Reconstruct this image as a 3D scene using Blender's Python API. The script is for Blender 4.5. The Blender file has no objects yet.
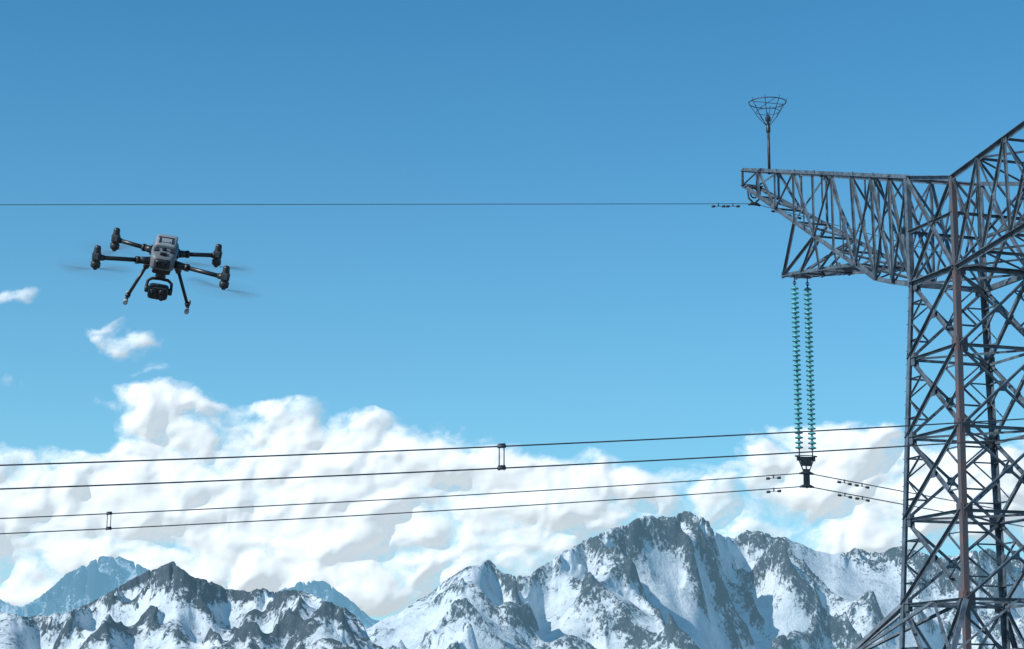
import bpy, bmesh, math, random
import numpy as np
from mathutils import Vector, Matrix
random.seed(4)
S = bpy.context.scene
RAD = math.radians

# ------------------------------------------------------------------ helpers
def new_obj(name, mesh, parent=None):
    o = bpy.data.objects.new(name, mesh)
    S.collection.objects.link(o)
    if parent: o.parent = parent
    return o
def empty(name, loc=(0,0,0), rot=(0,0,0)):
    o = bpy.data.objects.new(name, None); S.collection.objects.link(o)
    o.location = loc; o.rotation_euler = rot; o.empty_display_size = .5
    return o
def mat_nodes(name):
    m = bpy.data.materials.new(name); m.use_nodes = True
    nt = m.node_tree; nt.nodes.clear()
    out = nt.nodes.new('ShaderNodeOutputMaterial')
    return m, nt, out
def simple_mat(name, col, rough=.5, metal=0., var=.25, scale=20., bump=0., col2=None, spec=.5):
    m, nt, out = mat_nodes(name)
    N = nt.nodes.new; L = nt.links.new
    p = N('ShaderNodeBsdfPrincipled')
    p.inputs['Roughness'].default_value = rough
    p.inputs['Metallic'].default_value = metal
    p.inputs['Specular IOR Level'].default_value = spec
    tc = N('ShaderNodeTexCoord'); ns = N('ShaderNodeTexNoise')
    ns.inputs['Scale'].default_value = scale; ns.inputs['Detail'].default_value = 6
    L(tc.outputs['Object'], ns.inputs['Vector'])
    cr = N('ShaderNodeValToRGB'); cr.color_ramp.elements[0].position=.35; cr.color_ramp.elements[1].position=.65
    c2 = col2 if col2 else [c*(1-var) for c in col]
    c1 = col if col2 else [min(1,c*(1+var)) for c in col]
    cr.color_ramp.elements[0].color = (*c2,1); cr.color_ramp.elements[1].color=(*c1,1)
    L(ns.outputs['Fac'], cr.inputs['Fac']); L(cr.outputs['Color'], p.inputs['Base Color'])
    if bump:
        b = N('ShaderNodeBump'); b.inputs['Strength'].default_value=bump; b.inputs['Distance'].default_value=.01
        L(ns.outputs['Fac'], b.inputs['Height']); L(b.outputs['Normal'], p.inputs['Normal'])
    L(p.outputs[0], out.inputs[0])
    return m

# ------------------------------------------------------------------ camera
PITCH = 11.3
FPX = 2000.
cam = bpy.data.cameras.new('Camera'); co = new_obj('Camera', cam)
cam.sensor_width = 36; cam.lens = FPX/1024*36
cam.clip_start=.1; cam.clip_end = 120000
co.rotation_euler = (RAD(90+PITCH),0,0)
S.camera = co
def tanel(v):   # elevation ratio z/y for a picture row (used only to size the distant skyline)
    return np.tan(RAD(PITCH)-np.arctan((np.asarray(v,float)-324.5)/FPX))

# ------------------------------------------------------------------ light
sdir = Vector((-.66,-.42,.62)).normalized()
sun = bpy.data.lights.new('sun','SUN'); sun.energy=4.8; sun.angle=RAD(.5); sun.color=(1,.965,.91)
so = new_obj('sun', sun); so.rotation_euler = sdir.to_track_quat('Z','Y').to_euler(); so.location=(0,-20,40)
W = bpy.data.worlds.new('World'); S.world=W; W.use_nodes=True
nt=W.node_tree; nt.nodes.clear(); N=nt.nodes.new; L=nt.links.new
sky=N('ShaderNodeTexSky'); sky.sky_type='NISHITA'; sky.sun_disc=False
sky.sun_elevation=math.asin(sdir.z); sky.sun_rotation=math.atan2(sdir.x,sdir.y)%(2*math.pi)
sky.altitude=800; sky.air_density=1.0; sky.dust_density=.6; sky.ozone_density=2.0
mul=N('ShaderNodeMix'); mul.data_type='RGBA'; mul.blend_type='MULTIPLY'; mul.inputs[0].default_value=1
mul.inputs[7].default_value=(.07,.64,.90,1)
# low-altitude haze: thickens towards the horizon
tc=N('ShaderNodeTexCoord'); sp=N('ShaderNodeSeparateXYZ'); L(tc.outputs['Generated'],sp.inputs[0])
mx0=N('ShaderNodeMath'); mx0.operation='MAXIMUM'; L(sp.outputs[2],mx0.inputs[0]); mx0.inputs[1].default_value=0
dv=N('ShaderNodeMath'); dv.operation='MULTIPLY'; L(mx0.outputs[0],dv.inputs[0]); dv.inputs[1].default_value=-1/.15
ex=N('ShaderNodeMath'); ex.operation='EXPONENT'; L(dv.outputs[0],ex.inputs[0])
am=N('ShaderNodeMath'); am.operation='MULTIPLY'; L(ex.outputs[0],am.inputs[0]); am.inputs[1].default_value=1.0
hz=N('ShaderNodeMix'); hz.data_type='RGBA'; L(am.outputs[0],hz.inputs[0]); L(mul.outputs[2],hz.inputs[6])
hz.inputs[7].default_value=(.50/.14,.86/.14,.99/.14,1)
bg=N('ShaderNodeBackground'); bg.inputs[1].default_value=.14
wo=N('ShaderNodeOutputWorld')
L(sky.outputs[0],mul.inputs[6]); L(hz.outputs[2],bg.inputs[0]); L(bg.outputs[0],wo.inputs[0])
S.view_settings.view_transform='Standard'; S.view_settings.look='None'; S.view_settings.exposure=0

# ------------------------------------------------------------------ numpy noise
def gnoise(x,y,seed=0):
    ix=np.floor(x).astype(np.int64); iy=np.floor(y).astype(np.int64)
    fx=x-ix; fy=y-iy
    def g(i,j,dx,dy):
        h=(i*374761393+j*668265263+seed*974711+1013904223)&0xffffffff
        h=((h^(h>>13))*1274126177)&0xffffffff
        h=h^(h>>16)
        a=h/4294967296.*2*np.pi
        return np.cos(a)*dx+np.sin(a)*dy
    u=fx*fx*fx*(fx*(fx*6-15)+10); v=fy*fy*fy*(fy*(fy*6-15)+10)
    a=g(ix,iy,fx,fy); b=g(ix+1,iy,fx-1,fy); c=g(ix,iy+1,fx,fy-1); d=g(ix+1,iy+1,fx-1,fy-1)
    return (a+(b-a)*u+(c-a)*v+(a-b-c+d)*u*v)*1.5
def fbm(x,y,o=5,seed=0,gain=.5):
    s=0;a=1
    for i in range(o):
        s=s+a*gnoise(x,y,seed+i*17); x=x*2.03+11.3; y=y*2.03-7.1; a*=gain
    return s
def ridged(x,y,o=6,seed=0,gain=.5,lac=2.07):
    s=0;w=1;a=1;t=0
    for i in range(o):
        n=1-np.abs(gnoise(x,y,seed+i*31))*1.5; n=np.clip(n,0,1)**2*w
        w=np.clip(n*1.7,0,1); s=s+n*a; t+=a; a*=gain
        x,y=(x*.8-y*.6)*lac+3.1,(x*.6+y*.8)*lac+9.7
    return s/t
def blur(h,k):
    for ax in range(h.ndim):
        c=np.cumsum(np.concatenate([np.repeat(np.take(h,[0],ax),k+1,ax),h,np.repeat(np.take(h,[-1],ax),k,ax)],ax),axis=ax)
        n=h.shape[ax]
        h=(np.take(c,range(2*k+1,2*k+1+n),ax)-np.take(c,range(0,n),ax))/(2*k+1)
    return h
def grid_mesh(name,X,Y,Z,attrs={},flip=False):
    nr,nc=X.shape
    me=bpy.data.meshes.new(name)
    co_=np.stack([X,Y,Z],-1).reshape(-1,3)
    idx=np.arange(nr*nc).reshape(nr,nc)
    q=np.stack([idx[:-1,:-1],idx[:-1,1:],idx[1:,1:],idx[1:,:-1]],-1).reshape(-1,4)
    if flip: q=q[:,::-1]
    me.vertices.add(len(co_)); me.vertices.foreach_set('co',co_.ravel().astype(np.float32))
    me.loops.add(q.size); me.loops.foreach_set('vertex_index',q.ravel().astype(np.int32))
    me.polygons.add(len(q)); me.polygons.foreach_set('loop_start',(np.arange(len(q))*4).astype(np.int32))
    me.polygons.foreach_set('use_smooth',np.ones(len(q),bool))
    for k,a in attrs.items():
        at=me.attributes.new(k,'FLOAT','POINT'); at.data.foreach_set('value',a.ravel().astype(np.float32))
    me.update(); me.validate()
    return me

# ------------------------------------------------------------------ mountains
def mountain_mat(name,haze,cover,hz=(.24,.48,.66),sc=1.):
    m,nt,out=mat_nodes(name); N=nt.nodes.new; L=nt.links.new
    geo=N('ShaderNodeNewGeometry'); at=N('ShaderNodeAttribute'); at.attribute_name='snow'
    def noise(scale,det=8,rough=.6,sx=1.,sz=1.):
        n=N('ShaderNodeTexNoise'); n.inputs['Scale'].default_value=scale; n.inputs['Detail'].default_value=det
        n.inputs['Roughness'].default_value=rough; n.inputs['Distortion'].default_value=.4
        mp=N('ShaderNodeMapping'); mp.inputs['Rotation'].default_value=(0,.6,0); mp.inputs['Scale'].default_value=(sx,1,sz)
        L(geo.outputs['Position'],mp.inputs[0]); L(mp.outputs[0],n.inputs['Vector']); return n.outputs['Fac']
    def ma(op,a,b):
        x=N('ShaderNodeMath'); x.operation=op
        for i,k in enumerate((a,b)):
            if isinstance(k,(int,float)): x.inputs[i].default_value=k
            else: L(k,x.inputs[i])
        return x.outputs[0]
    n1=noise(.016*sc,6,.66); n2=noise(.07*sc,5,.75,1.3,.8)
    f=ma('ADD',at.outputs['Fac'],ma('MULTIPLY',ma('SUBTRACT',n1,.5),1.5))
    f=ma('ADD',f,ma('MULTIPLY',ma('SUBTRACT',n2,.5),2.8))
    cr=N('ShaderNodeValToRGB'); cr.color_ramp.elements[0].position=1-cover-.12; cr.color_ramp.elements[1].position=1-cover+.20
    cr.color_ramp.elements[0].color=(0,0,0,1); cr.color_ramp.elements[1].color=(1,1,1,1)
    L(f,cr.inputs['Fac'])
    rk=N('ShaderNodeValToRGB'); rk.color_ramp.elements[0].position=.3; rk.color_ramp.elements[1].position=.75
    rk.color_ramp.elements[0].color=(.022,.034,.044,1); rk.color_ramp.elements[1].color=(.09,.105,.118,1)
    L(n2,rk.inputs['Fac'])
    sn=N('ShaderNodeValToRGB'); sn.color_ramp.elements[0].position=.35; sn.color_ramp.elements[1].position=.65
    sn.color_ramp.elements[0].color=(.46,.53,.58,1); sn.color_ramp.elements[1].color=(.70,.75,.79,1)
    L(n1,sn.inputs['Fac'])
    mx=N('ShaderNodeMix'); mx.data_type='RGBA'
    L(cr.outputs['Color'],mx.inputs[0]); L(rk.outputs['Color'],mx.inputs[6]); L(sn.outputs['Color'],mx.inputs[7])
    b=N('ShaderNodeBump'); b.inputs['Strength'].default_value=.8; b.inputs['Distance'].default_value=11
    L(ma('ADD',n1,ma('MULTIPLY',n2,.4)),b.inputs['Height'])
    p=N('ShaderNodeBsdfDiffuse')
    L(mx.outputs[2],p.inputs['Color']); L(b.outputs['Normal'],p.inputs['Normal'])
    e=N('ShaderNodeEmission'); e.inputs[0].default_value=(*hz,1); e.inputs[1].default_value=1  # aerial haze painted into the material as an even glow per mesh
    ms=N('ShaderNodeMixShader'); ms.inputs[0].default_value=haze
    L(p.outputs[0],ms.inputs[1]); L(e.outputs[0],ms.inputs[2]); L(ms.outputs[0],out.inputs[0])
    return m

def mountain(name,sky_pts,dist_pts,seed,depth_f,depth_b,haze,du=1.1,rows=300,cover=.6,rough=.38,hz=(.24,.48,.66),base=-60.,cell=400.,fine=2.0):
    u=np.arange(sky_pts[0][0],sky_pts[-1][0],du)
    xr=(u-512)/2012.
    sp=np.array(sky_pts,float); tgt=tanel(np.interp(u,sp[:,0],sp[:,1]+0.))
    tgt_s=blur(tgt,8)
    tgt=blur(tgt,1)+ (fbm(u/22.,u*0+seed,4,seed,gain=.55)*fine)/2000.
    dp=np.array(dist_pts,float); rc=blur(np.interp(u,dp[:,0],dp[:,1]),25)+fbm(u/160.,u*0+3,3,seed+5)*160
    t=np.linspace(-1,1,rows)
    t=(np.sign(t)*np.abs(t)**1.1)[:,None]
    R=rc[None,:]+np.where(t<0,t*depth_f,t*depth_b)
    X=R*xr[None,:]; Y=R.copy()
    wx=fbm(X/420,Y/420,3,seed+9)*95; wy=fbm(X/420+40,Y/420,3,seed+10)*95
    rg=ridged((X*.9+Y*.35+wx)/cell,(Y*.9-X*.35+wy)/(cell*1.35),8,seed,gain=.52)
    prof=1-np.abs(t)**.85
    H=(tgt_s*rc-base)[None,:]
    sp_=np.sqrt(np.clip(prof,0,1))
    Z=base+H*(prof*(1-rough*.45)+ rough*(rg-.33)*(.45+.55*sp_)*np.clip(prof*5,0,1))
    e=(Z/Y).max(0)
    k=blur(blur((tgt_s-base/rc)/(e-base/rc),18),12)
    Z=base+(Z-base)*k[None,:]
    for it in range(3):
        am=(Z/Y).argmax(0); tm=blur(t[am,0],10 if it<2 else 1); e=(Z/Y).max(0)
        res=(tgt-e)*rc
        if it<2: res=blur(blur(res,9),7); w=np.exp(-((t-tm[None,:])/.22)**2)
        else: w=np.exp(-((t-t[am,0][None,:])/.035)**2)
        Z=Z+w*res[None,:]
    Z=Z*.45+blur(Z,1)*.55
    dzx=np.gradient(Z,axis=1)/np.maximum(1e-3,np.abs(np.gradient(X,axis=1))); dzy=np.gradient(Z,axis=0)/np.maximum(1,np.abs(np.gradient(Y,axis=0)))
    slope=np.sqrt(blur(dzx,2)**2+blur(dzy,2)**2)
    c1=blur(Z,1)-blur(Z,5); c2=Z-blur(Z,14)
    n_=lambda q: np.clip(q/q.std(),-2.5,2.5)
    sc_=-n_(slope-slope.mean())*.5 - n_(c1)*.45 - n_(c2)*.45 + fbm(X/180,Z/130,5,seed+70,gain=.6)*1.4
    el=Z/Y; cm=np.maximum.accumulate(el,axis=0); prev=np.vstack([el[:1],cm[:-1]])
    wgt=np.clip(el-np.maximum(prev,.034),0,None); wgt[0]=0
    o=np.argsort(sc_.ravel()); cw=np.cumsum(wgt.ravel()[o]); cw/=cw[-1]
    s_sorted=sc_.ravel()[o]; pick=np.linspace(0,len(o)-1,4000).astype(int)
    snow=np.interp(sc_,s_sorted[pick],cw[pick])
    me=grid_mesh(name,X,Y,Z,{'snow':snow})
    me.materials.append(mountain_mat(name+'_rock_snow_haze',haze,cover,hz))
    return new_obj(name,me)

main_pts=[(-420,700),(200,690),(330,650),(370,627),(400,612),(430,592),(460,570),(488,560),(505,572),(528,574),(548,562),(575,545),(600,531),(628,522),(645,514),(668,516),(690,509),(702,514),(718,532),(735,538),(748,528),(765,532),(790,538),(812,548),(832,554),(858,548),(880,551),(900,545),(940,556),(990,548),(1030,560),(1100,545),(1200,560),(1350,600),(1600,640)]
main_d=[(-420,5200),(370,4700),(488,4700),(560,5400),(690,5500),(740,6100),(900,6400),(1600,6400)]
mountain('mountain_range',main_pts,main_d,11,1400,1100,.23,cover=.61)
near_pts=[(-420,600),(-200,590),(-60,600),(0,612),(30,616),(62,612),(98,598),(125,582),(150,568),(172,561),(186,571),(208,580),(235,590),(262,588),(300,590),(322,598),(345,606),(362,622),(372,640),(400,660),(500,700),(640,740)]
near_d=[(-420,3600),(170,3700),(380,3500),(640,3500)]
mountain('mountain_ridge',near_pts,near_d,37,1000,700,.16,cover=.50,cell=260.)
far_pts=[(-420,560),(-100,585),(0,598),(24,606),(45,592),(70,568),(90,557),(112,554),(130,559),(150,570),(175,590),(200,610),(260,600),(285,588),(300,580),(318,577),(335,586),(352,600),(372,618),(400,630),(450,640),(600,640),(640,650)]
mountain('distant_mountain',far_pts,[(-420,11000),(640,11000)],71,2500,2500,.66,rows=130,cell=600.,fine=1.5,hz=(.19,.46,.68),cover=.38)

# ------------------------------------------------------------------ ground
def ground():
    a=np.linspace(-1,1,281); c=np.sign(a)*np.abs(a)**3.2*30000
    X,Y=np.meshgrid(c,c)
    d=np.sqrt((X-5)**2+(Y-30)**2)
    Z=-1.75+fbm(X/40,Y/40,3,5)*.5*np.clip(d/60,0.05,1)-np.clip((d-200)/1500,0,1)*45+fbm(X/900,Y/900,3,8)*6*np.clip((d-150)/1500,0,1)
    me=grid_mesh('ground',X,Y,Z)
    m,nt,out=mat_nodes('alpine_ground'); N=nt.nodes.new; L=nt.links.new
    tc=N('ShaderNodeNewGeometry'); n=N('ShaderNodeTexNoise'); n.inputs['Scale'].default_value=.15; n.inputs['Detail'].default_value=10
    L(tc.outputs['Position'],n.inputs['Vector'])
    cr=N('ShaderNodeValToRGB'); e=cr.color_ramp.elements
    e[0].position=.42; e[0].color=(.06,.055,.035,1); e[1].position=.66; e[1].color=(.42,.46,.50,1)
    L(n.outputs['Fac'],cr.inputs['Fac'])
    p=N('ShaderNodeBsdfPrincipled'); p.inputs['Roughness'].default_value=.9
    L(cr.outputs[0],p.inputs['Base Color']); L(p.outputs[0],out.inputs[0])
    me.materials.append(m); new_obj('ground',me)
ground()

# ------------------------------------------------------------------ clouds (real relief sheet far behind the mountains, part of its brightness a painted glow)
def clouds():
    R0=26000.
    u=np.arange(-260,1300,2.0); v=np.arange(690,255,-1.8)
    U,V=np.meshgrid(u,v)
    blobs=[ # azimuth, elevation, extents, weight
     (60,515,190,54,.95),(180,474,95,44,1.0),(250,466,110,52,1.1),(330,460,80,50,1.15),(425,476,95,46,1.1),
     (520,486,110,36,1.0),(610,490,95,30,.9),(-60,500,120,55,.95),(166,407,66,20,.95),
     (272,404,36,10,.62),(60,590,190,52,.85),(300,560,190,50,.7),(400,592,70,20,.85),(500,550,130,40,.6),(230,592,150,30,.7),(360,515,200,40,.9),
     (838,458,84,38,1.15),(880,498,90,40,.95),(795,495,80,36,.75),(870,540,90,28,.85),(950,480,90,40,.95),(1040,500,120,50,.9),(1160,470,120,70,1),
     (116,326,22,12,.5),(136,343,28,15,.66),(158,366,20,15,.6),(8,296,22,12,.5),(55,455,50,9,.4),(30,380,60,12,.15),(690,530,120,36,.5)]
    M=np.zeros_like(U)
    wu=fbm(U/70,V/50,5,3)*22; wv=fbm(U/70+9,V/50,5,4)*15
    for (a,b,ru,rv,w) in blobs:
        d=np.sqrt(((U+wu*.7-a)/ru)**2+((V+wv*.7-b)/rv)**2)
        s=w*np.clip(1.35-d,0,1)
        M=1-(1-np.clip(M,0,1))*(1-np.clip(s,0,1))
    def bill(x,y,s,o=5):
        s_=0;a=1;T=0
        for i in range(o):
            n=np.clip(np.abs(gnoise(x,y,s+i))*1.5,0,1); s_=s_+a*n; T+=a; x,y=(x*.8-y*.6)*2.1+5,(x*.6+y*.8)*2.1+3;a*=.5
        return s_/T
    B=bill((U+wu)/56,(V+wv)/44,21)
    B2=bill((U+wu)/24,(V+wv)/19,61,3)
    F=fbm((U+wu)/95,(V+wv)/60,6,31,gain=.55)
    dens=M*1.3+F*.42+(B-.28)*.75-.42-.45*np.clip(1-M/.18,0,1)
    top=blur(blur(np.clip(dens,0,1.2),4),4)
    R=R0-300*np.sqrt(top+.15)-150*blur(B,2)*np.clip(top*2,0,1)-34*blur(B2,1)*np.clip(top*2,0,1)-70*blur(F,4)
    el=tanel(V)
    X=R*(U-512)/(1961-.196*(324.5-V)); Y=R; Z=R*el
    me=grid_mesh('cloud',X,Y,Z,{'dens':dens})
    m,nt,out=mat_nodes('cloud_painted_glow'); N=nt.nodes.new; L=nt.links.new
    at=N('ShaderNodeAttribute'); at.attribute_name='dens'
    g=N('ShaderNodeNewGeometry')
    n=N('ShaderNodeTexNoise'); n.inputs['Scale'].default_value=.0034; n.inputs['Detail'].default_value=8; n.inputs['Roughness'].default_value=.64
    L(g.outputs['Position'],n.inputs['Vector'])
    a=N('ShaderNodeMath'); a.operation='MULTIPLY_ADD'; L(n.outputs['Fac'],a.inputs[0]); a.inputs[1].default_value=.85
    s=N('ShaderNodeMath'); s.operation='SUBTRACT'; L(at.outputs['Fac'],s.inputs[0]); s.inputs[1].default_value=.425
    L(s.outputs[0],a.inputs[2])
    mr=N('ShaderNodeMapRange'); mr.interpolation_type='SMOOTHSTEP'; mr.inputs[1].default_value=-.08; mr.inputs[2].default_value=.80
    mr.inputs[4].default_value=.97
    L(a.outputs[0],mr.inputs[0])
    df=N('ShaderNodeBsdfDiffuse'); df.inputs[0].default_value=(1,1,1,1)
    em=N('ShaderNodeEmission'); em.inputs[0].default_value=(.93,.98,1,1); em.inputs[1].default_value=1  # glow added to the cloud colour, standing in for light scattered inside it
    m1=N('ShaderNodeMixShader'); m1.inputs[0].default_value=.5; L(df.outputs[0],m1.inputs[1]); L(em.outputs[0],m1.inputs[2])
    tr=N('ShaderNodeBsdfTransparent'); m2=N('ShaderNodeMixShader')
    L(mr.outputs[0],m2.inputs[0]); L(tr.outputs[0],m2.inputs[1]); L(m1.outputs[0],m2.inputs[2]); L(m2.outputs[0],out.inputs[0])
    me.materials.append(m); o=new_obj('cloud',me)
clouds()

# ------------------------------------------------------------------ lattice tower
steel=simple_mat('galvanised_steel',(.10,.13,.16),rough=.5,metal=.25,var=.4,scale=3.,bump=.1)
rust =simple_mat('weathered_red_steel',(.125,.08,.08),rough=.6,metal=.1,scale=2.5,col2=(.075,.08,.092))
dark =simple_mat('dark_steel',(.045,.055,.065),rough=.5,metal=.4,scale=5)
glass=simple_mat('teal_glass',(.08,.34,.36),rough=.2,scale=3,var=.3)
concrete=simple_mat('concrete',(.33,.32,.30),rough=.9,scale=4)
class MB:
    def __init__(s): s.v=[];s.f=[];s.m=[];s.sm=[]
    def angle(s,p,q,w,mat=0,hint=None,t=None,ext=0.):
        p=Vector(p);q=Vector(q); d=(q-p); 
        if d.length<1e-4: return
        w=w*.90
        d.normalize(); p=p-d*ext; q=q+d*ext
        h=Vector(hint) if hint is not None else Vector((.13,.97,.2))
        if abs(h.normalized().dot(d))>.95: h=Vector((1,.1,.05))
        a=(h-d*h.dot(d)).normalized(); b=d.cross(a)
        t=t or w*.13
        sec=[(0,0),(w,0),(w,t),(t,t),(t,w),(0,w)]
        n=len(s.v)
        for c in (p,q):
            for (i,j) in sec: s.v.append(c+a*(i-w*.35)+b*(j-w*.35))
        for i in range(6):
            j=(i+1)%6; s.f.append((n+i,n+j,n+6+j,n+6+i)); s.m.append(mat); s.sm.append(False)
        s.f.append(tuple(n+i for i in range(5,-1,-1))); s.m.append(mat); s.sm.append(False)
        s.f.append(tuple(n+6+i for i in range(6))); s.m.append(mat); s.sm.append(False)
    def tube(s,pts,r,seg=8,mat=0,closed=False):
        pts=[Vector(p) for p in pts]; n=len(s.v); k=len(pts)
        for i,p in enumerate(pts):
            a=pts[i-1] if (i>0 or closed) else p; b=pts[(i+1)%k] if (i<k-1 or closed) else p
            d=(b-a).normalized(); x=d.cross(Vector((.11,.2,1)) if abs(d.z)<.9 else Vector((1,.1,0))).normalized(); y=d.cross(x)
            rr=r[i] if isinstance(r,(list,tuple)) else r
            for j in range(seg):
                t=2*math.pi*j/seg; s.v.append(p+(x*math.cos(t)+y*math.sin(t))*rr)
        for i in range(k if closed else k-1):
            for j in range(seg):
                a=n+i*seg+j; b=n+i*seg+(j+1)%seg; i2=(i+1)%k
                s.f.append((a,b,n+i2*seg+(j+1)%seg,n+i2*seg+j)); s.m.append(mat); s.sm.append(True)
        if not closed:
            s.f.append(tuple(n+j for j in range(seg-1,-1,-1))); s.m.append(mat); s.sm.append(False)
            s.f.append(tuple(n+(k-1)*seg+j for j in range(seg))); s.m.append(mat); s.sm.append(False)
    def lathe(s,c,prof,seg=16,mat=0,axis=Vector((0,0,1))):
        c=Vector(c); q=axis.normalized().to_track_quat('Z','Y'); n=len(s.v)
        for (r,z) in prof:
            for j in range(seg):
                t=2*math.pi*j/seg; s.v.append(c+q@Vector((r*math.cos(t),r*math.sin(t),z)))
        for i in range(len(prof)-1):
            for j in range(seg):
                a=n+i*seg+j;b=n+i*seg+(j+1)%seg
                s.f.append((a,b,b+seg,a+seg)); s.m.append(mat); s.sm.append(True)
        s.f.append(tuple(n+j for j in range(seg-1,-1,-1))); s.m.append(mat); s.sm.append(False)
        k=(len(prof)-1)*seg
        s.f.append(tuple(n+k+j for j in range(seg))); s.m.append(mat); s.sm.append(False)
    def box(s,c,h,mat=0,rot=None):
        c=Vector(c); n=len(s.v); rot=rot or Matrix.Identity(3)
        for x in(-1,1):
            for y in(-1,1):
                for z in(-1,1): s.v.append(c+rot@Vector((x*h[0],y*h[1],z*h[2])))
        for f in [(0,1,3,2),(4,6,7,5),(0,4,5,1),(2,3,7,6),(0,2,6,4),(1,5,7,3)]:
            s.f.append(tuple(n+i for i in f)); s.m.append(mat); s.sm.append(False)
    def build(s,name,mats,parent=None):
        me=bpy.data.meshes.new(name); me.from_pydata([tuple(v) for v in s.v],[],s.f)
        for m in mats: me.materials.append(m)
        me.polygons.foreach_set('material_index',s.m); me.polygons.foreach_set('use_smooth',s.sm)
        me.update(); return new_obj(name,me,parent)

TROT=RAD(-71)
TLOC=(14.09,60,0)
tower=empty('transmission_tower',TLOC,(0,0,TROT))
GZ=-1.75
def lerp(p,q,t): return Vector(p).lerp(Vector(q),t)
def sw(z): return 1.31+(13.2-z)*.0466
b=MB()
top=13.4
leg_mats={(-1,-1):0,(1,-1):1,(-1,1):0,(1,1):0}
for (i,j),mt in leg_mats.items():
    s0=sw(GZ-.1); s1=sw(top)
    b.angle((i*s0,j*s0,GZ-.1),(i*s1,j*s1,top),.20,mt,hint=(-i,0,0) if i*j>0 else (0,-j,0),ext=.05)
levels=[GZ+.1,3.54,6.1,8.6,11.05,13.4]
def faces(z0,z1):
    a=sw(z0);c=sw(z1)
    return [((-a,-a,z0),(a,-a,z0),(-c,-c,z1),(c,-c,z1),(0,-1,0)),((a,-a,z0),(a,a,z0),(c,-c,z1),(c,c,z1),(1,0,0)),
            ((a,a,z0),(-a,a,z0),(c,c,z1),(-c,c,z1),(0,1,0)),((-a,a,z0),(-a,-a,z0),(-c,c,z1),(-c,-c,z1),(-1,0,0))]
for k in range(len(levels)-1):
    z0,z1=levels[k],levels[k+1]
    for fi,(p,q,r,t,n) in enumerate(faces(z0,z1)):
        n=Vector(n); o=n*.05; p,q,r,t=[Vector(x) for x in(p,q,r,t)]
        b.angle(p+o,t+o,.11,0,hint=n); b.angle(q-o,r-o,.11,0,hint=n)
        cx=(p+q+r+t)/4
        b.angle(r,t,.10,0,hint=n)
        ml=lerp(p,r,.5); mr=lerp(q,t,.5)
        for (c0,c1,c2) in ((p,ml,lerp(p,cx,.5)),(r,ml,lerp(r,cx,.5)),(q,mr,lerp(q,cx,.5)),(t,mr,lerp(t,cx,.5))):
            b.angle(lerp(c0,c1,.5),c2,.055,0,hint=n); b.angle(c1,c2,.055,0,hint=n)
        b.box(cx+o*.5,(.13 if n.y else .015,.015 if n.y else .13,.13),0)
    c=sw(z1)
    b.angle((-c,-c,z1),(c,c,z1),.08,0); b.angle((-c,c,z1),(c,-c,z1-.09),.08,0)
    for i in(-1,1):
        for j in(-1,1):
            b.box((i*(c-.12),j*(c+.01),z1),(.2,.012,.2),leg_mats[(i,j)])
            b.box((i*(c+.01),j*(c-.12),z1),(.012,.2,.2),leg_mats[(i,j)])
c=sw(3.54)
for i in(-1,1):
    for j in(-1,1):
        foot=Vector((i*6.2,j*6.2,GZ-.1)); tp=Vector((i*c,j*c,3.54))
        b.angle(foot,tp,.16,0,hint=(0,-j,0))
        for t,zl in((.35,-.2),(.68,1.8)):
            a_=lerp(foot,tp,t); s0=sw(zl)
            b.angle(a_,(i*s0,j*s0,zl),.08,0)
            s2=sw(zl+1.5); b.angle(a_,(i*s2,j*s2,zl+1.5),.07,0)
        b.lathe((foot.x,foot.y,GZ-.3),[(.45,0),(.45,.45),(.3,.55)],12,2)
        s0=sw(GZ); b.lathe((i*s0,j*s0,GZ-.3),[(.4,0),(.4,.4),(.3,.5)],12,2)
for (x0,y0,x1,y1) in ((-1,-1,1,-1),(1,-1,1,1),(1,1,-1,1),(-1,1,-1,-1)):
    f0=lerp((x0*6.2,y0*6.2,GZ),(x0*c,y0*c,3.54),.68); f1=lerp((x1*6.2,y1*6.2,GZ),(x1*c,y1*c,3.54),.68)
    b.angle(f0,f1,.1,0); b.angle(f0,((x0+x1)*c/2,(y0+y1)*c/2,3.54),.09,0); b.angle(f1,((x0+x1)*c/2,(y0+y1)*c/2,3.54),.09,0)
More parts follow.
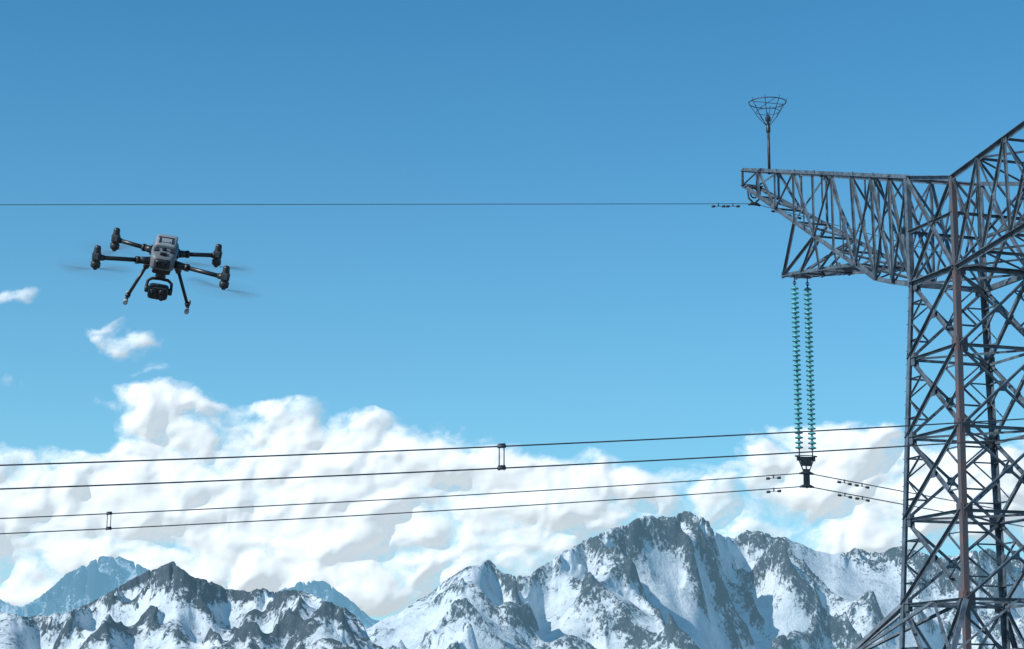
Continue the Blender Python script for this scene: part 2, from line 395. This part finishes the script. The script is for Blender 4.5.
# crossarm head
def Uz(a,sx=-1): return 16.5+.29*a if sx<0 else 15.95+.19*a
Bt=[(1.31,13.4),(2.6,13.75),(3.9,14.15),(5.44,15.0),(7.0,15.25),(8.6,15.52),(10.3,15.8),(12.0,16.07)]
def Bz(a,sx=-1): 
    z=float(np.interp(a,[x[0] for x in Bt],[x[1] for x in Bt]))
    return z if sx<0 else min(z,13.4+(a-1.31)*.17)
def bU(a): return 1.31-(max(a,1.31)-1.31)*.0727
def bB(a): return 1.31-(max(a,1.31)-1.31)*.0965
for sx in(-1,1):
    def U(a,s): return Vector((sx*a,s*bU(a),Uz(a,sx)))
    def Mm(a,s): return Vector((sx*a,s*bU(a),15+.543*(a-5.44) if sx<0 else Bz(5.44,1)+.345*(a-5.44)+.2))
    def B(a,s): return Vector((sx*a,s*bB(a),Bz(a,sx)))
    st=[1.31,2.6,3.9,5.44,7.0,8.6,10.3,12.0,13.6,15.2]
    for s in(-1,1):
        h=(0,s,0)
        b.angle(U(1.31,s),U(15.2,s),.14,0,hint=h,ext=.08)
        b.angle(Mm(5.44,s),Mm(15.2,s),.13,0,hint=h,ext=.08)
        for k in range(7): b.angle(B(st[k],s),B(st[k+1],s),.15,0,hint=h,ext=.04)
        for k in range(3):
            b.angle(B(st[k],s),U(st[k+1],s),.10,0,hint=h); b.angle(U(st[k],s),B(st[k+1],s)+Vector((0,s*.04,0)),.09,0,hint=h)
            b.angle(B(st[k+1],s),U(st[k+1],s),.09,0,hint=h)
            cxx=(B(st[k],s)+U(st[k+1],s)+U(st[k],s)+B(st[k+1],s))/4
            b.box(cxx,(.11,.012,.11),0)
        for k in range(3,9):
            a0,a1=st[k],st[k+1]
            if k%2: b.angle(Mm(a0,s),U(a1,s),.085,0,hint=h)
            else: b.angle(U(a0,s),Mm(a1,s),.085,0,hint=h)
            b.angle(Mm(a1,s),U(a1,s),.075,0,hint=h)
            if k<6:
                am_=(a0+a1)/2
                if k%2: b.angle(lerp(Mm(a0,s),U(a1,s),.5),Mm(am_,s),.055,0,hint=h)
                else: b.angle(lerp(U(a0,s),Mm(a1,s),.5),U(am_,s),.055,0,hint=h)
        b.angle(B(12.0,s),Mm(10.3,s),.11,0,hint=h); b.angle(B(12,s),Mm(8.6,s),.10,0,hint=h)
        b.angle(B(10.3,s),Mm(8.6,s),.075,0,hint=h)
        b.angle(B(8.6,s),Mm(8.6,s),.07,0,hint=h); b.angle(B(8.6,s),Mm(7.,s),.07,0,hint=h); b.angle(B(7,s),Mm(7.,s),.06,0,hint=h)
        for a in (5.44,7,8.6,10.3,12): b.box(B(a,s)+Vector((0,0,.02)),(.16,.012,.12),0)
        for a in (3.9,5.44,7,8.6,10.3,12,13.6): b.box(U(a,s)+Vector((0,0,-.03)),(.14,.012,.1),0)
    for k in range(9):
        a0,a1=st[k],st[k+1]
        b.angle(U(a1,-1),U(a1,1),.075,0); b.angle(U(a0,-1 if k%2 else 1),U(a1,1 if k%2 else -1),.075,0)
        if k>=3: b.angle(Mm(a1,-1),Mm(a1,1),.07,0); b.angle(Mm(a0,1 if k%2 else -1),Mm(a1,-1 if k%2 else 1),.07,0)
        if k<7:
            b.angle(B(a1,-1),B(a1,1),.085,0); b.angle(B(a0,-1 if k%2 else 1),B(a1,1 if k%2 else -1),.08,0)
            b.angle(B(a0,1 if k%2 else -1),B(a1,-1 if k%2 else 1)+Vector((0,0,.03)),.07,0)
    for a in(2.6,3.9,5.44):
        b.angle(B(a,-1),U(a,1),.065,0); b.angle(B(a,1),U(a,-1),.065,0)
    b.angle(U(15.2,-1),Mm(15.2,-1),.1,0);b.angle(U(15.2,1),Mm(15.2,1),.1,0); b.angle(U(15.2,-1),U(15.2,1),.12,0);b.angle(Mm(15.2,-1),Mm(15.2,1),.12,0)
    zt=Mm(15,1).z
    b.box((sx*14.95,0,zt),(.2,.34,.025),0)
    b.box((sx*11.2,0,B(11.2,1).z-.05),(.14,.42,.05),0)
uz={-1:Uz(1.31,-1),1:Uz(1.31,1)}
for s in(-1,1):
    for i in(-1,1):
        b.angle((i*1.31,s*1.31,13.4),(i*1.31,s*1.31,uz[i]),.18,1 if (s<0 and i>0) else 0,hint=(0,-s,0),ext=.05)
    b.angle((-1.31,s*1.31,13.4),(1.31,s*1.31,uz[1]),.11,0,hint=(0,s,0)); b.angle((1.31,s*1.36,13.4),(-1.31,s*1.36,uz[-1]),.11,0,hint=(0,s,0))
    b.angle((-1.31,s*1.31,uz[-1]),(1.31,s*1.31,uz[1]),.14,0,hint=(0,s,0)); b.angle((-1.31,s*1.33,15.1),(1.31,s*1.33,15.1),.1,0,hint=(0,s,0))
    b.angle((-1.31,s*1.35,13.42),(1.31,s*1.35,13.42),.17,0,hint=(0,s,0))
    b.angle((s*1.31,-1.31,13.4),(s*1.31,1.31,uz[s]),.1,0,hint=(s,0,0)); b.angle((s*1.31,1.31,13.4),(s*1.31,-1.31,uz[s]),.1,0,hint=(s,0,0))
    b.angle((s*1.35,-1.31,13.42),(s*1.35,1.31,13.42),.16,0,hint=(s,0,0)); b.angle((s*1.31,-1.31,15.1),(s*1.31,1.31,15.1),.09,0)
z=GZ+.5
while z<13.2:
    s_=sw(z); b.tube([(-s_-.02,-s_,z),(-s_-.2,-s_-.02,z)],.012,5,0); z+=.42
b.build('lattice',[steel,rust,concrete],tower)

for sx in(-1,1):
    m=MB(); x=sx*13.5; zb=Uz(13.5,sx); dz0=zb-Uz(13.5)
    m.tube([(x,0,zb-.1),(x,0,22.15+dz0)],.055,8,0)
    m.box((x,0,zb+.02),(.16,bU(13.5)+.02,.03),0)
    m.lathe((x,0,21.95+dz0),[(.07,0),(.085,.04),(.085,.22),(.05,.3),(.05,.42),(.10,.46),(.10,.6),(.03,.66),(.015,.8)],12,0)
    R_=.70; zt=23.12+dz0
    m.tube([(x+R_*math.cos(t),R_*math.sin(t),zt) for t in np.linspace(0,2*math.pi,33)[:-1]],.018,6,0,True)
    m.tube([(x+R_*.62*math.cos(t),R_*.62*math.sin(t),zt-.35) for t in np.linspace(0,2*math.pi,25)[:-1]],.012,5,0,True)
    for k in range(8):
        t=k*math.pi/4+.2
        pts=[(x+r*math.cos(t),r*math.sin(t),zz+zt-23.35) for r,zz in((.06,22.45),(.2,22.6),(.38,22.82),(.55,23.1),(.70,23.35),(.73,23.46))]
        m.tube(pts,.013,5,0)
    m.tube([(x-R_,0,zt),(x+R_,0,zt)],.012,5,0); m.tube([(x,-R_,zt),(x,R_,zt)],.012,5,0)
    m.build('lightning_basket',[dark],tower)

AP={-1:11.2,1:11.8}
BS=.235
ZC={-1:8.5,1:7.5}
GW={-1:19.5,1:17.5}
for sx in(-1,1):
    m=MB(); x=sx*AP[sx]; zc=ZC[sx]; ztop=Bz(AP[sx],sx)-.02; zb=zc+.75
    for s in(-1,1):
        y=s*.26
        m.tube([(x,y,ztop),(x,y,ztop-.35)],.022,6,0)
        m.tube([(x,y+.06*math.cos(t),ztop-.3+.07*math.sin(t)) for t in np.linspace(0,2*math.pi,13)[:-1]],.014,5,0,True)
        m.tube([(x,y,ztop-.3),(x,y,zb)],.022,8,0)
        n=int((ztop-.45-zb-.2)/.175)
        for k in range(n):
            z=ztop-.5-k*.175
            m.lathe((x,y,z),[(.03,-.09),(.05,-.055),(.10,-.05),(.145,-.035),(.15,-.012),(.125,.012),(.08,.03),(.055,.045),(.05,.07),(.03,.08)],14,1)
    m.box((x,0,zb-.02),(.02,.36,.07),0)
    m.box((x,0,zb-.17),(.018,.22,.10),0)
    m.tube([(x+.20*math.cos(t),.42*math.sin(t),zb+.08) for t in np.linspace(0,2*math.pi,25)[:-1]],.02,6,0,True)
    m.tube([(x,0,zb-.1),(x,0,zc-BS-.08)],.03,6,0)
    for s in(-1,1): m.tube([(x,s*.3,zb-.03),(x,s*.12,zc+BS+.08),(x,s*.05,zc+BS)],.025,6,0)
    for dz in(BS,-BS):
        m.tube([(x,-.28,zc+dz-.03),(x,-.14,zc+dz),(x,.14,zc+dz),(x,.28,zc+dz-.03)],[.03,.06,.06,.03],8,0)
        m.box((x,0,zc+dz+.05),(.04,.11,.09),0)
    m.box((x,0,zc),(.02,.12,.26),0)
    m.build('insulator_string',[dark,glass],tower)
    m=MB(); x=sx*14.85; g0=GW[sx]
    for s in(-1,1): m.tube([(x,s*.2,g0+.75),(x,s*.26,g0+.45),(x,s*.22,g0+.2),(x,s*.06,g0+.06)],.035,6,0)
    m.tube([(x,.15*math.cos(t),g0+.42+.19*math.sin(t)) for t in np.linspace(0,2*math.pi,17)[:-1]],.03,6,0,True)
    m.tube([(x,-.25,g0-.05),(x,-.1,g0),(x,.1,g0),(x,.25,g0-.05)],[.04,.07,.07,.04],8,0)
    m.build('ground_wire_clamp',[dark],tower)

# ------------------------------------------------------------------ conductors
wire=simple_mat('aluminium_conductor',(.06,.072,.085),rough=.55,metal=.3,scale=2)
Lv=Vector((math.cos(TROT+math.pi/2),math.sin(TROT+math.pi/2),0)); Av=Vector((math.cos(TROT),math.sin(TROT),0))
def wp(a,z0,t,sl,c,sr):
    base=Vector(TLOC)+Av*a
    k=abs(t); s=sl if t<0 else sr
    return base+Lv*t+Vector((0,0,z0-s*k+c*k*k))
def damper(m,P,T):
    m.tube([P+Vector((0,0,.03)),P-Vector((0,0,.10))],.025,6,0)
    q=P-Vector((0,0,.10)); m.tube([q-T*.24,q,q+T*.24],.010,5,0)
    for s in(-1,1):
        m.tube([q+T*s*.13,q+T*s*.16,q+T*s*.27,q+T*s*.29],[.02,.045,.05,.02],8,0)
def span(name,a,zs,sl,c,sr,r,spacers,dampers):
    m=MB()
    ts=list(np.linspace(-150,-40,23))+list(np.linspace(-38,38,77))+list(np.linspace(40,150,23))
    for z0 in zs:
        m.tube([wp(a,z0,t,sl,c,sr) for t in ts],r,6,0)
        for t in dampers:
            P=wp(a,z0,t,sl,c,sr); T=(wp(a,z0,t+.1,sl,c,sr)-P).normalized(); damper(m,P,T)
    for t in spacers:
        P=wp(a,zs[0],t,sl,c,sr); Q=wp(a,zs[1],t,sl,c,sr); T=(wp(a,zs[0],t+.1,sl,c,sr)-P).normalized()
        for s in(-1,1):
            o=T*.055*s; m.tube([P+o+Vector((0,0,.05)),Q+o-Vector((0,0,.05))],.014,6,0)
        for X_ in(P,Q):
            m.tube([X_-T*.09,X_+T*.09],.038,8,0)
            m.tube([X_-T*.08+Vector((0,0,.05)),X_+T*.08+Vector((0,0,.05))],.016,6,0)
    m.build(name,[wire])
span('power_line',-AP[-1],[ZC[-1]+BS,ZC[-1]-BS],.105,.0005,.135,.018,[-24.4,26],[-1.3,1.5,2.2])
span('power_line',AP[1],[ZC[1]+BS,ZC[1]-BS],.11,.0006,.135,.016,[-19.2,26],[-1.15,1.4])
span('ground_wire',-14.85,[GW[-1]],.087,.0,.16,.012,[],[-.9,-1.5,1.0,1.7])
span('ground_wire',14.85,[GW[1]],.089,.0,.16,.012,[],[-.9,-1.5,1.0,1.7])

# ------------------------------------------------------------------ drone
drone=empty('quadcopter_drone',(-1.965,11,2.585))
drone.rotation_euler=(Matrix.Rotation(RAD(12),3,'Y')@Matrix.Rotation(RAD(26),3,'X')@Matrix.Rotation(RAD(11),3,'Z')).to_euler()
cf=simple_mat('carbon_fibre',(.018,.019,.021),rough=.38,scale=80)
grey=simple_mat('grey_shell',(.14,.15,.165),rough=.5,scale=30,var=.08)
lgrey=simple_mat('light_grey_shell',(.24,.255,.27),rough=.5,scale=30,var=.06)
blk=simple_mat('black_plastic',(.02,.021,.023),rough=.42,scale=60)
lens=simple_mat('lens_glass',(.008,.01,.02),rough=.05,scale=5)
tip=simple_mat('foot_rubber_tip',(.35,.34,.33),rough=.6,scale=40)
def shell(name,stations,mat,parent,bev=.012,axis='Y'):
    bm=bmesh.new(); rings=[]; n=24
    for (y,cx,cz,hw,hh,e) in stations:
        ring=[]
        for k in range(n):
            t=2*math.pi*k/n; c_,s_=math.cos(t),math.sin(t)
            ring.append(bm.verts.new((cx+hw*math.copysign(abs(c_)**e,c_),y,cz+hh*math.copysign(abs(s_)**e,s_))))
        rings.append(ring)
    for a_,b_ in zip(rings[:-1],rings[1:]):
        for k in range(n): bm.faces.new((a_[k],a_[(k+1)%n],b_[(k+1)%n],b_[k]))
    bm.faces.new(rings[0][::-1]); bm.faces.new(rings[-1])
    bmesh.ops.recalc_face_normals(bm,faces=bm.faces)
    for f in bm.faces: f.smooth=len(f.verts)==4
    me=bpy.data.meshes.new(name); bm.to_mesh(me); bm.free(); me.materials.append(mat)
    return new_obj(name,me,parent)
E=.42
shell('fuselage',[(-.20,0,.012,.040,.026,.6),(-.19,0,.012,.055,.038,E),(-.15,0,.012,.068,.050,E),(-.05,0,.012,.074,.055,E),(.10,0,.012,.074,.055,E),(.17,0,.014,.066,.048,E),(.19,0,.014,.05,.035,.6)],grey,drone)
shell('battery_cover',[(-.06,0,.075,.050,.006,E),(-.05,0,.078,.058,.016,E),(.13,0,.080,.060,.020,E),(.165,0,.078,.052,.012,E)],lgrey,drone)
shell('belly_plate',[(-.16,0,-.045,.05,.012,E),(.13,0,-.045,.055,.016,E)],blk,drone)
shell('nose_panel',[(-.212,0,.012,.030,.018,.6),(-.198,0,.012,.044,.028,E)],blk,drone)
d=MB()
for sx in(-1,1):
    d.lathe((sx*.022,-.21,.016),[(.012,0),(.012,.008),(.008,.010)],14,2,Vector((0,-1,0)))
    d.box((sx*.077,-.03,.03),(.003,.05,.008),0); d.box((sx*.077,.06,.03),(.003,.02,.012),0)
    d.box((sx*.045,-.10,.066),(.012,.03,.003),0)
    d.box((sx*.035,.0,.0975),(.004,.05,.003),0)
d.lathe((0,-.10,.066),[(.013,0),(.013,.012),(.006,.016)],14,2)
d.box((0,-.165,.06),(.018,.012,.008),0); d.lathe((0,-.178,.062),[(.007,0),(.007,.006)],10,2,Vector((0,-1,0)))
d.box((0,-.02,.097),(.02,.018,.003),1)
d.box((0,.06,.1),(.045,.003,.003),0)
d.build('fuselage_details',[blk,lgrey,lens],drone)
motors=[(-.355,-.23),(.355,-.23),(-.292,.23),(.292,.23)]
a=MB(); mo=MB()
for (x,y) in motors:
    sg=math.copysign(1,x); sy=math.copysign(1,y)
    p0=Vector((sg*.066,sy*.12,.0)); p3=Vector((x,y,.0))
    p1=p0.lerp(p3,.22)
    a.tube([p0,p1],[.024,.019],12,1); a.tube([p1,p1.lerp(p3,.08)],.022,12,1)
    a.tube([p1,p3],.0125,12,0)
    a.tube([p0.lerp(p3,.86),p3],[.016,.018],12,1)
    mo.lathe((x,y,-.062),[(.010,-.008),(.014,0),(.024,.006),(.027,.012),(.027,.034),(.022,.038),(.022,.044),(.025,.05),(.026,.082),(.020,.094),(.018,.12),(.014,.128),(.004,.131)],18,0)
    mo.box((x,y-.024,.012),(.010,.006,.016),1)
a.build('arms',[cf,blk],drone); mo.build('motors',[blk,grey],drone)
g=MB()
for sx in(-1,1):
    t0=Vector((sx*.075,.0,-.03)); t1=Vector((sx*.172,.0,-.262))
    g.tube([t0,t0.lerp(t1,.2)],[.022,.016],12,1); g.tube([t0.lerp(t1,.15),t1],.0095,12,0)
    g.tube([t1.lerp(t0,.08),t1],.014,12,1)
    g.tube([t1+Vector((0,-.09,-.005)),t1+Vector((0,.09,-.005))],.009,10,0)
    for e in(-.09,.09): g.tube([t1+Vector((0,e-.02,-.005)),t1+Vector((0,e+.02,-.005))],.0135,10,2)
g.build('landing_gear',[cf,blk,tip],drone)
gm=MB(); gx,gy,gz=0,-.13,-.15
gm.lathe((0,gy,-.085),[(.028,0),(.030,.01),(.026,.03),(.02,.04)],16,0)
gm.tube([(0,gy,-.085),(0,gy+.03,-.10),(.045,gy+.035,-.105),(.066,gy+.03,-.12),(.07,gy+.01,gz-.01),(.068,gy,gz-.01)],.009,8,0)
gm.tube([(0,gy+.03,-.10),(-.045,gy+.035,-.105),(-.066,gy+.03,-.12),(-.07,gy+.01,gz-.01),(-.068,gy,gz-.01)],.009,8,0)
for sx in(-1,1): gm.lathe((sx*.055,gy,gz-.01),[(.018,0),(.02,.004),(.02,.018),(.015,.022)],14,0,Vector((sx,0,0)))
gm.build('gimbal_yoke',[blk,grey],drone)
shell('payload_camera',[(-.055+gy,0,gz-.015,.050,.030,E),(-.048+gy,0,gz-.015,.056,.036,E),(.03+gy,0,gz-.015,.056,.036,E),(.045+gy,0,gz-.015,.045,.028,E)],blk,drone)
l=MB()
for (x,z,r) in((-.026,-.0,.019),(.024,.006,.014),(.024,-.024,.011)):
    l.lathe((x,gy-.052,gz-.013+z),[(r+.004,0),(r+.004,.012),(r,.013)],16,0,Vector((0,-1,0)))
    l.lathe((x,gy-.058,gz-.013+z),[(r*.85,0),(r*.8,.008),(r*.3,.011)],16,1,Vector((0,-1,0)))
l.build('camera_lenses',[blk,lens],drone)
def blur_mat(name,al):
    m,nt,out=mat_nodes(name); N=nt.nodes.new; L=nt.links.new
    at=N('ShaderNodeAttribute'); at.attribute_name='cover'
    mu=N('ShaderNodeMath'); mu.operation='MULTIPLY'; mu.inputs[1].default_value=al; L(at.outputs['Fac'],mu.inputs[0])
    p=N('ShaderNodeBsdfDiffuse'); p.inputs[0].default_value=(.12,.13,.14,1); t=N('ShaderNodeBsdfTransparent'); ms=N('ShaderNodeMixShader')
    L(mu.outputs[0],ms.inputs[0]); L(t.outputs[0],ms.inputs[1]); L(p.outputs[0],ms.inputs[2]); L(ms.outputs[0],out.inputs[0]); return m
bmx=blur_mat('spinning_blade',.55)
for i,(x,y) in enumerate(motors):
    n=72; rr=[.02,.05,.10,.15,.19,.215,.235]; V=[];F=[];C=[]
    ph=[.5,-.4,1.2,.2][i]
    for r in rr:
        for k in range(n):
            t=2*math.pi*k/n
            w=max(0,math.cos(2*(t-ph)))**3
            V.append((x+r*math.cos(t),y+r*math.sin(t),-.066+.012*r/.26*w)); C.append((.25+.75*w)*max(0,1-(r/.235)**2))
    for a_ in range(len(rr)-1):
        for k in range(n):
            F.append((a_*n+k,a_*n+(k+1)%n,(a_+1)*n+(k+1)%n,(a_+1)*n+k))
    me=bpy.data.meshes.new('propeller'); me.from_pydata(V,[],F); at=me.attributes.new('cover','FLOAT','POINT'); at.data.foreach_set('value',C)
    me.materials.append(bmx); me.update(); new_obj('propeller',me,drone)
